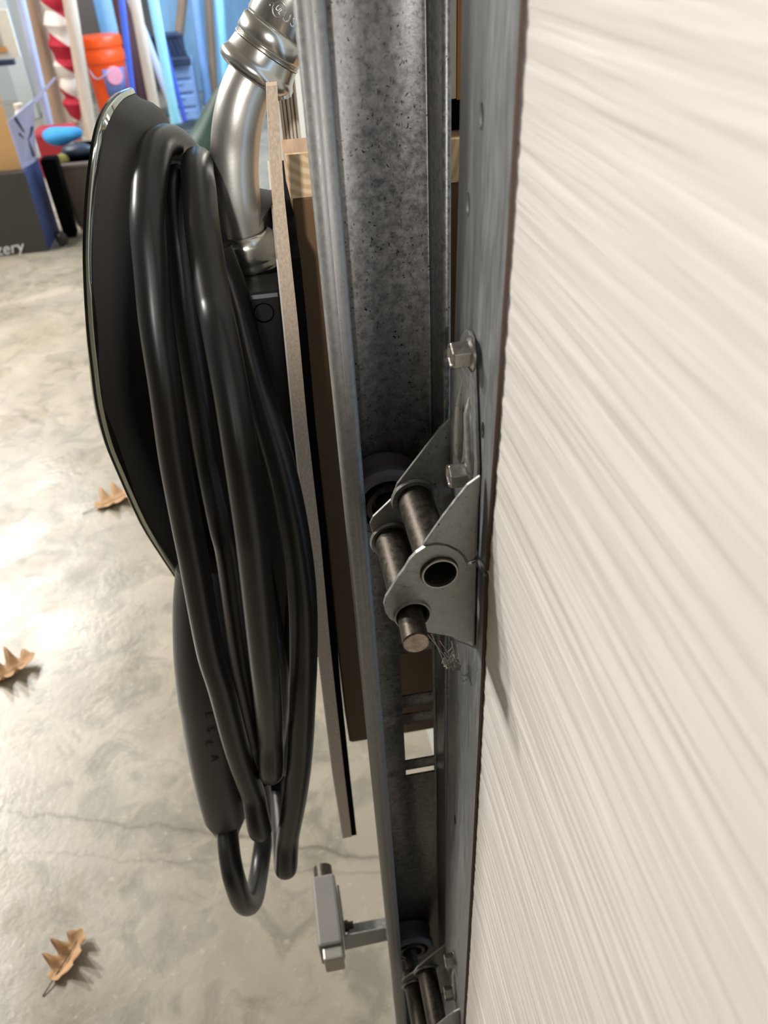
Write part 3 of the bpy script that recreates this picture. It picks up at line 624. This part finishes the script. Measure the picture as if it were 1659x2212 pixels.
# bin with cloths
tb = thing('taupe_bin', P(160, 500, 3.7), 'dull taupe plastic bin behind the black bag, topped with cloths', 'bin')
c = P(170, 500, 3.75); zt3 = P(170, 352, 3.42).z; z3 = .001; xl = P(120, 360, 3.42).x; xR = P(240, 430, 3.42).x
def frust(x0, x1, y0, y1, z0, z1, k): 
    a = [(x0+k, y0+k, z0), (x1-k, y0+k, z0), (x1-k, y1-k, z0), (x0+k, y1-k, z0), (x0, y0, z1), (x1, y0, z1), (x1, y1, z1), (x0, y1, z1)]
    return MB().add(a, [(0,3,2,1),(4,5,6,7),(0,1,5,4),(1,2,6,5),(2,3,7,6),(3,0,4,7)])
frust(xl, xR, 3.42, 3.82, z3, zt3, .012).build('bin_body', M['taupe'], tb, bev=.02)
MB().box((xl-.008, 3.412, zt3-.02), (xR+.008, 3.828, zt3)).build('bin_rim', M['taupe'], tb, bev=.008)
a = frust(P(85, 350, 3.33).x, P(122, 350, 3.33).x, 3.33, 3.405, .001, P(100, 345, 3.33).z, .006).build('black_bag', M['void'], None, bev=.008); tag(a, 'slim black bag squeezed between navy box side and taupe bin', 'bag')
def blob(name, mat, u, v, y, rx, rz, label, cat, seed, drop=0):
    c = P(u, v, y); vs = []; n1, n2 = 10, 16
    for i in range(n1+1):
        for k in range(n2):
            t, ph = math.pi*i/n1, 2*math.pi*k/n2; p = Vector((math.sin(t)*math.cos(ph)*rx, math.sin(t)*math.sin(ph)*rx*.8, math.cos(t)*rz))
            p *= 1+.28*noise.noise(p*14+Vector((seed, 0, 0))); vs.append(c+p)
    lo_ = min(q.z for q in vs)
    if drop: vs = [q-Vector((0, 0, lo_-drop)) for q in vs]
    o = MB().add(vs, [(i*n2+k, i*n2+(k+1) % n2, (i+1)*n2+(k+1) % n2, (i+1)*n2+k) for i in range(n1) for k in range(n2)], True).build(name, mat, None)
    return tag(o, label, cat)
blob('blue_cloth', M['bluecloth'], 140, 316, 3.63, .08, .034, 'crumpled bright blue cloth on top of taupe bin', 'cloth', 1, zt3+.026)
blob('yellow_cloth', M['yellow'], 134, 346, 3.47, .028, .022, 'small olive-yellow cloth tucked under the blue cloth', 'cloth', 2)
blob('dark_cloth', M['navy'], 172, 345, 3.52, .06, .024, 'dark crumpled cloth beneath the bright blue cloth', 'cloth', 3, zt3+.001)
rc = P(118, 310, 4.3); a = MB().box((rc.x-.10, 4.3, .001), (rc.x+.09, 4.5, rc.z+.05)).build('red_tub', M['red'], None, bev=.015); tag(a, 'dark red tub standing behind the blue cloth', 'tub')
# leaning poles: (name, material, top px, foot px, y, radius)
def pole(name, mat, a, b, y, r, label, cat='pole', y2=None, group=None):
    A, B = P(*a, y), P(*b, y2 or y); d = (B-A).normalized()
    A2 = A - d*1.0
    if B.z > .02: B2 = B + d*((B.z-.003)/-d.z) if d.z < -.01 else B
    else: B2 = B
    t = thing(name, B2, label, cat, group)
    MB().tube([A2, B2], r, 14).build('pole_shaft', M[mat], t)
    MB().tube([B2-d*.03, B2+d*.001], r*1.12, 14).build('pole_tip', M[mat], t)
    return t
pole('metal_pole', 'lavpole', (45, 0), (112, 292), 4.6, .020, 'lavender-white metal pole leaning leftmost among the poles')
pole('wooden_pole', 'dowel', (68, 0), (132, 290), 5.2, .044, 'thick tan wooden pole just left of the flag')
pole('wooden_pole', 'paledowel', (150, 0), (196, 285), 5.0, .034, 'thick pale wooden pole between flag and orange bucket')
pole('wooden_pole', 'dowel', (98, 60), (158, 300), 5.4, .016, 'thin wooden stick below the rolled flag')
pole('plastic_pole', 'bluepole', (262, 0), (291, 240), 4.8, .016, 'straight blue pole standing right of the orange bucket')
pole('shovel_handle', 'paledowel', (291, 0), (346, 300), 4.9, .028, 'pale wooden handle between blue pole and turquoise tube', 'handle')
pole('plastic_tube', 'aqua', (336, 28), (376, 246), 4.6, .024, 'glossy turquoise plastic tube in front of the drawers', 'tube')
pole('light_blue_pole', 'ltblue', (420, 0), (446, 190), 5.9, .03, 'light blue pole right of the dark chair')
pole('white_pole', 'aqua', (473, 0), (486, 160), 5.5, .026, 'whitish pole nearest the conduit at the top')
pole('blue_broom_handle', 'bluepole', (330, 0), (338, 30), 5.3, .014, 'thin deep blue handle above the turquoise tube', 'handle')
pole('garden_stick', 'dowel', (395, 0), (386, 80), 6.1, .03, 'tan stick above the dark chair back', 'stick', 6.1)
pole('grey_stick', 'dowel', (452, 20), (462, 190), 6.25, .026, 'greyish tan stick between light blue and whitish poles', 'stick')
pole('broom_handle', 'lavpole', (318, 90), (380, 250), 5.1, .022, 'whitish broom handle crossing behind the pale wooden handle', 'handle')
# rolled flag
fl = thing('rolled_flag', P(150, 240, 5.1), 'rolled red and white striped flag leaning among wooden poles', 'flag')
A, B = P(96, -120, 5.1), P(166, 262, 5.1); n = 26
rr = [.045+.022*math.sin(math.pi*min(1, i/n*1.2)) + .012*math.sin(i*1.9) if i < n-3 else .06-(i-n+3)*.014 for i in range(n+1)]
MB().tube([A+(B-A)*i/n for i in range(n+1)], rr, 18).build('flag_cloth', M['flag'], fl)
MB().tube([B-(B-A)*.1, B+(B-A)*.16], .014, 10).build('flag_staff', M['dowel'], fl)
# orange bucket
bu = thing('orange_bucket', (P(222, 200, 5.4).x, 5.5, 0), 'orange plastic bucket with pale printed label behind the poles', 'bucket')
c = P(219, 100, 5.5); zt4 = P(219, 76, 5.5).z; zb4 = P(219, 260, 5.5).z; R0 = (P(265, 100, 5.5).x-P(174, 100, 5.5).x)/2
MB().lathe((c.x, 5.5, zt4), (0, 0, -1), [(0, 0), (0, R0*.98), (.012, R0*1.03), (.05, R0*1.03), (.055, R0*.99), (.075, R0*.99), (.08, R0*1.02), (.13, R0*1.0), (.135, R0*.95), (zt4-.002, R0*.78), (zt4-.001, 0)], 40).build('bucket_body', M['orange'], bu)
lb = []; 
for zq in (.16, .30):
    for k in range(9):
        t_ = math.radians(-75+ -20+k*9.5); rq = R0*(.95-.17*(zq-.135)/(zt4-.135))+.002; lb.append((c.x+math.sin(t_+math.radians(88))*rq, 5.5-math.cos(t_+math.radians(88))*rq, zt4-zq))
MB().add(lb, [(k, k+1, k+10, k+9) for k in range(8)], True).build('bucket_label', M['labelblue'], bu, solid=.002)['label'] = 'faded blue and pink printed label'
pk = P(248, 158, 5.5); MB().lathe((c.x+R0*.42, 5.5-R0*.87, pk.z), (.35, -1, 0), [(.0, .05), (.012, .045), (.014, 0)], 18).build('label_print', M['pink'], bu)
MB().tube(cr([(c.x-R0, 5.5, zt4-.1), (c.x-R0*.5, 5.5-R0*.95, zt4-.20), (c.x+R0*.2, 5.5-R0*1.06, zt4-.17), (c.x+R0, 5.5, zt4-.1)], 6), .004, 8).build('bucket_handle', M['lavpole'], bu)
# dark folding chair on the drawer unit
dc = thing('drawer_unit', P(392, 250, 5.4), 'pale blue stacked drawer unit standing below the dark chair back', 'drawers')
xa, xb = P(362, 200, 5.4).x, P(424, 200, 5.4).x; za, zb5 = P(392, 140, 5.4).z, .002
MB().box((xa, 5.41, zb5), (xb, 5.8, za)).build('drawer_frame', M['drawer'], dc, bev=.01)
hh = (za-zb5)/4
for i in range(4): 
    d_ = MB().box((xa+.012, 5.395, zb5+hh*i+.008), (xb-.012, 5.412, zb5+hh*(i+1)-.008)).build('drawer', M['drawer'], dc, bev=.006)
    MB().box((xa+.07, 5.385, zb5+hh*(i+.72)), (xb-.07, 5.396, zb5+hh*(i+.8))).build('drawer_pull', M['ltblue'], d_)
nc = thing('chair_back', P(362, 110, 5.3), 'dark navy slatted plastic chair back resting on the pale drawers', 'chair')
x0, x1, z0_, z1_ = P(322, 110, 5.35).x, P(408, 110, 5.35).x, P(370, 146, 5.35).z, P(362, 70, 5.35).z
MB().box((x0, 5.35, z1_-.035), (x1-.03, 5.385, z1_)).build('top_rail', M['navy'], nc, bev=.012)
MB().box((x0+.03, 5.35, z0_), (x1, 5.385, z0_+.05)).build('bottom_rail', M['navy'], nc, bev=.01)
for i in range(7):
    xx = x0+.012+(x1-x0-.07)*i/6; MB().hexa([(xx, 5.358, z1_-.03), (xx+.022, 5.358, z1_-.03), (xx+.05, 5.358, z0_+.04), (xx+.028, 5.358, z0_+.04)], (0, .016, 0)).build('slat', M['navy'], nc)
MB().box((x0+.02, 5.375, z0_+.02), (x1-.02, 5.38, z1_-.02)).build('back_panel', M['navy'], nc)
# pale blue sheet on the far wall, green bag, dark bags
ps = MB().box((P(330, 60, 6.4).x, 6.40, .002), (P(640, 60, 6.4).x, 6.43, 2.2)).build('daylight_blue_sheet', M['paleblue'], None, bev=.006); tag(ps, 'large pale blue sheet coloured as daylight on the far wall', 'sheet')  # pale blue colour stands in for window light on the far wall
gs = MB().box((P(205, 60, 6.3).x, 6.3, .002), (P(262, 60, 6.3).x, 6.33, 1.6)).build('daylight_blue_board', M['paleblue'], None, bev=.006); tag(gs, 'pale blue board coloured as wall daylight behind the orange bucket', 'board')  # more of the daylit wall, put into the board's pale blue
gr = MB().box((P(170, 60, 6.2).x, 6.2, .002), (P(214, 60, 6.2).x, 6.23, 1.6)).build('taupe_board', M['taupe'], None, bev=.006); tag(gr, 'taupe board standing between pale pole and pale blue board', 'board')
mb = MB().box((P(272, 150, 5.6).x, 5.6, .002), (P(306, 150, 5.6).x, 5.8, .75)).build('maroon_bag', M['maroon'], None, bev=.04); tag(mb, 'dark maroon bag between the blue pole and wooden handle', 'bag')
c1 = P(470, 330, 3.0)
gt = MB(); pts = [P(u, v, 3.0) for u, v in ((494, 170), (478, 220), (455, 290), (430, 350), (395, 462))]
pts[-1] = Vector((pts[-1].x-.02, pts[-1].y, .012)); pts.insert(-1, Vector((pts[-1].x+.01, pts[-1].y, .16)))
q_ = cr(pts, 5); gt.tube(q_, [.015+.075*min(1, i/17) if i < len(q_)-5 else .09-.015*(i-len(q_)+5) for i in range(len(q_))], 16); gb = gt.build('green_umbrella', M['green'], None); tag(gb, 'dark green folded umbrella between the cables and the conduit', 'umbrella')
blob('black_bag', M['black'], 410, 292, 4.35, .16, .09, 'rounded black bag on the floor below the pale drawers', 'bag', 7, .002)
blob('black_shoe', M['black'], 133, 512, 3.24, .022, .026, 'small black shoe on the floor beside the navy box side', 'shoe', 9, .002)
# left edge clutter
gl = MB().box((P(-10, 60, 5.9).x, 5.9, .002), (P(30, 60, 5.9).x, 5.95, 1.7)).build('drywall_sheet', M['wall'], None, bev=.005); tag(gl, 'flat grey-white drywall sheet standing at the far left', 'sheet')
po = thing('picture_frame', P(0, 90, 4.4), 'small framed picture leaning at the far left edge above the carton', 'picture')
A = P(-40, 130, 4.4); B = P(14, 20, 4.4); MB().box((A.x, 4.4, A.z), (B.x, 4.42, B.z)).build('frame_border', M['trim'], po); C_ = P(6, 98, 4.4); MB().box((A.x+.02, 4.392, C_.z), (C_.x, 4.4, B.z-.02)).build('print', M['lens'], po); MB().box((A.x+.02, 4.392, P(0, 113, 4.4).z), (P(16, 113, 4.4).x, 4.4, P(0, 102, 4.4).z)).build('orange_band', M['orangewood'], po)
dp = MB().box((P(-20, 120, 4.35).x, 4.35, P(0, 143, 4.35).z), (P(25, 120, 4.35).x, 4.39, P(0, 131, 4.35).z)).build('ledge', M['navy'], po)
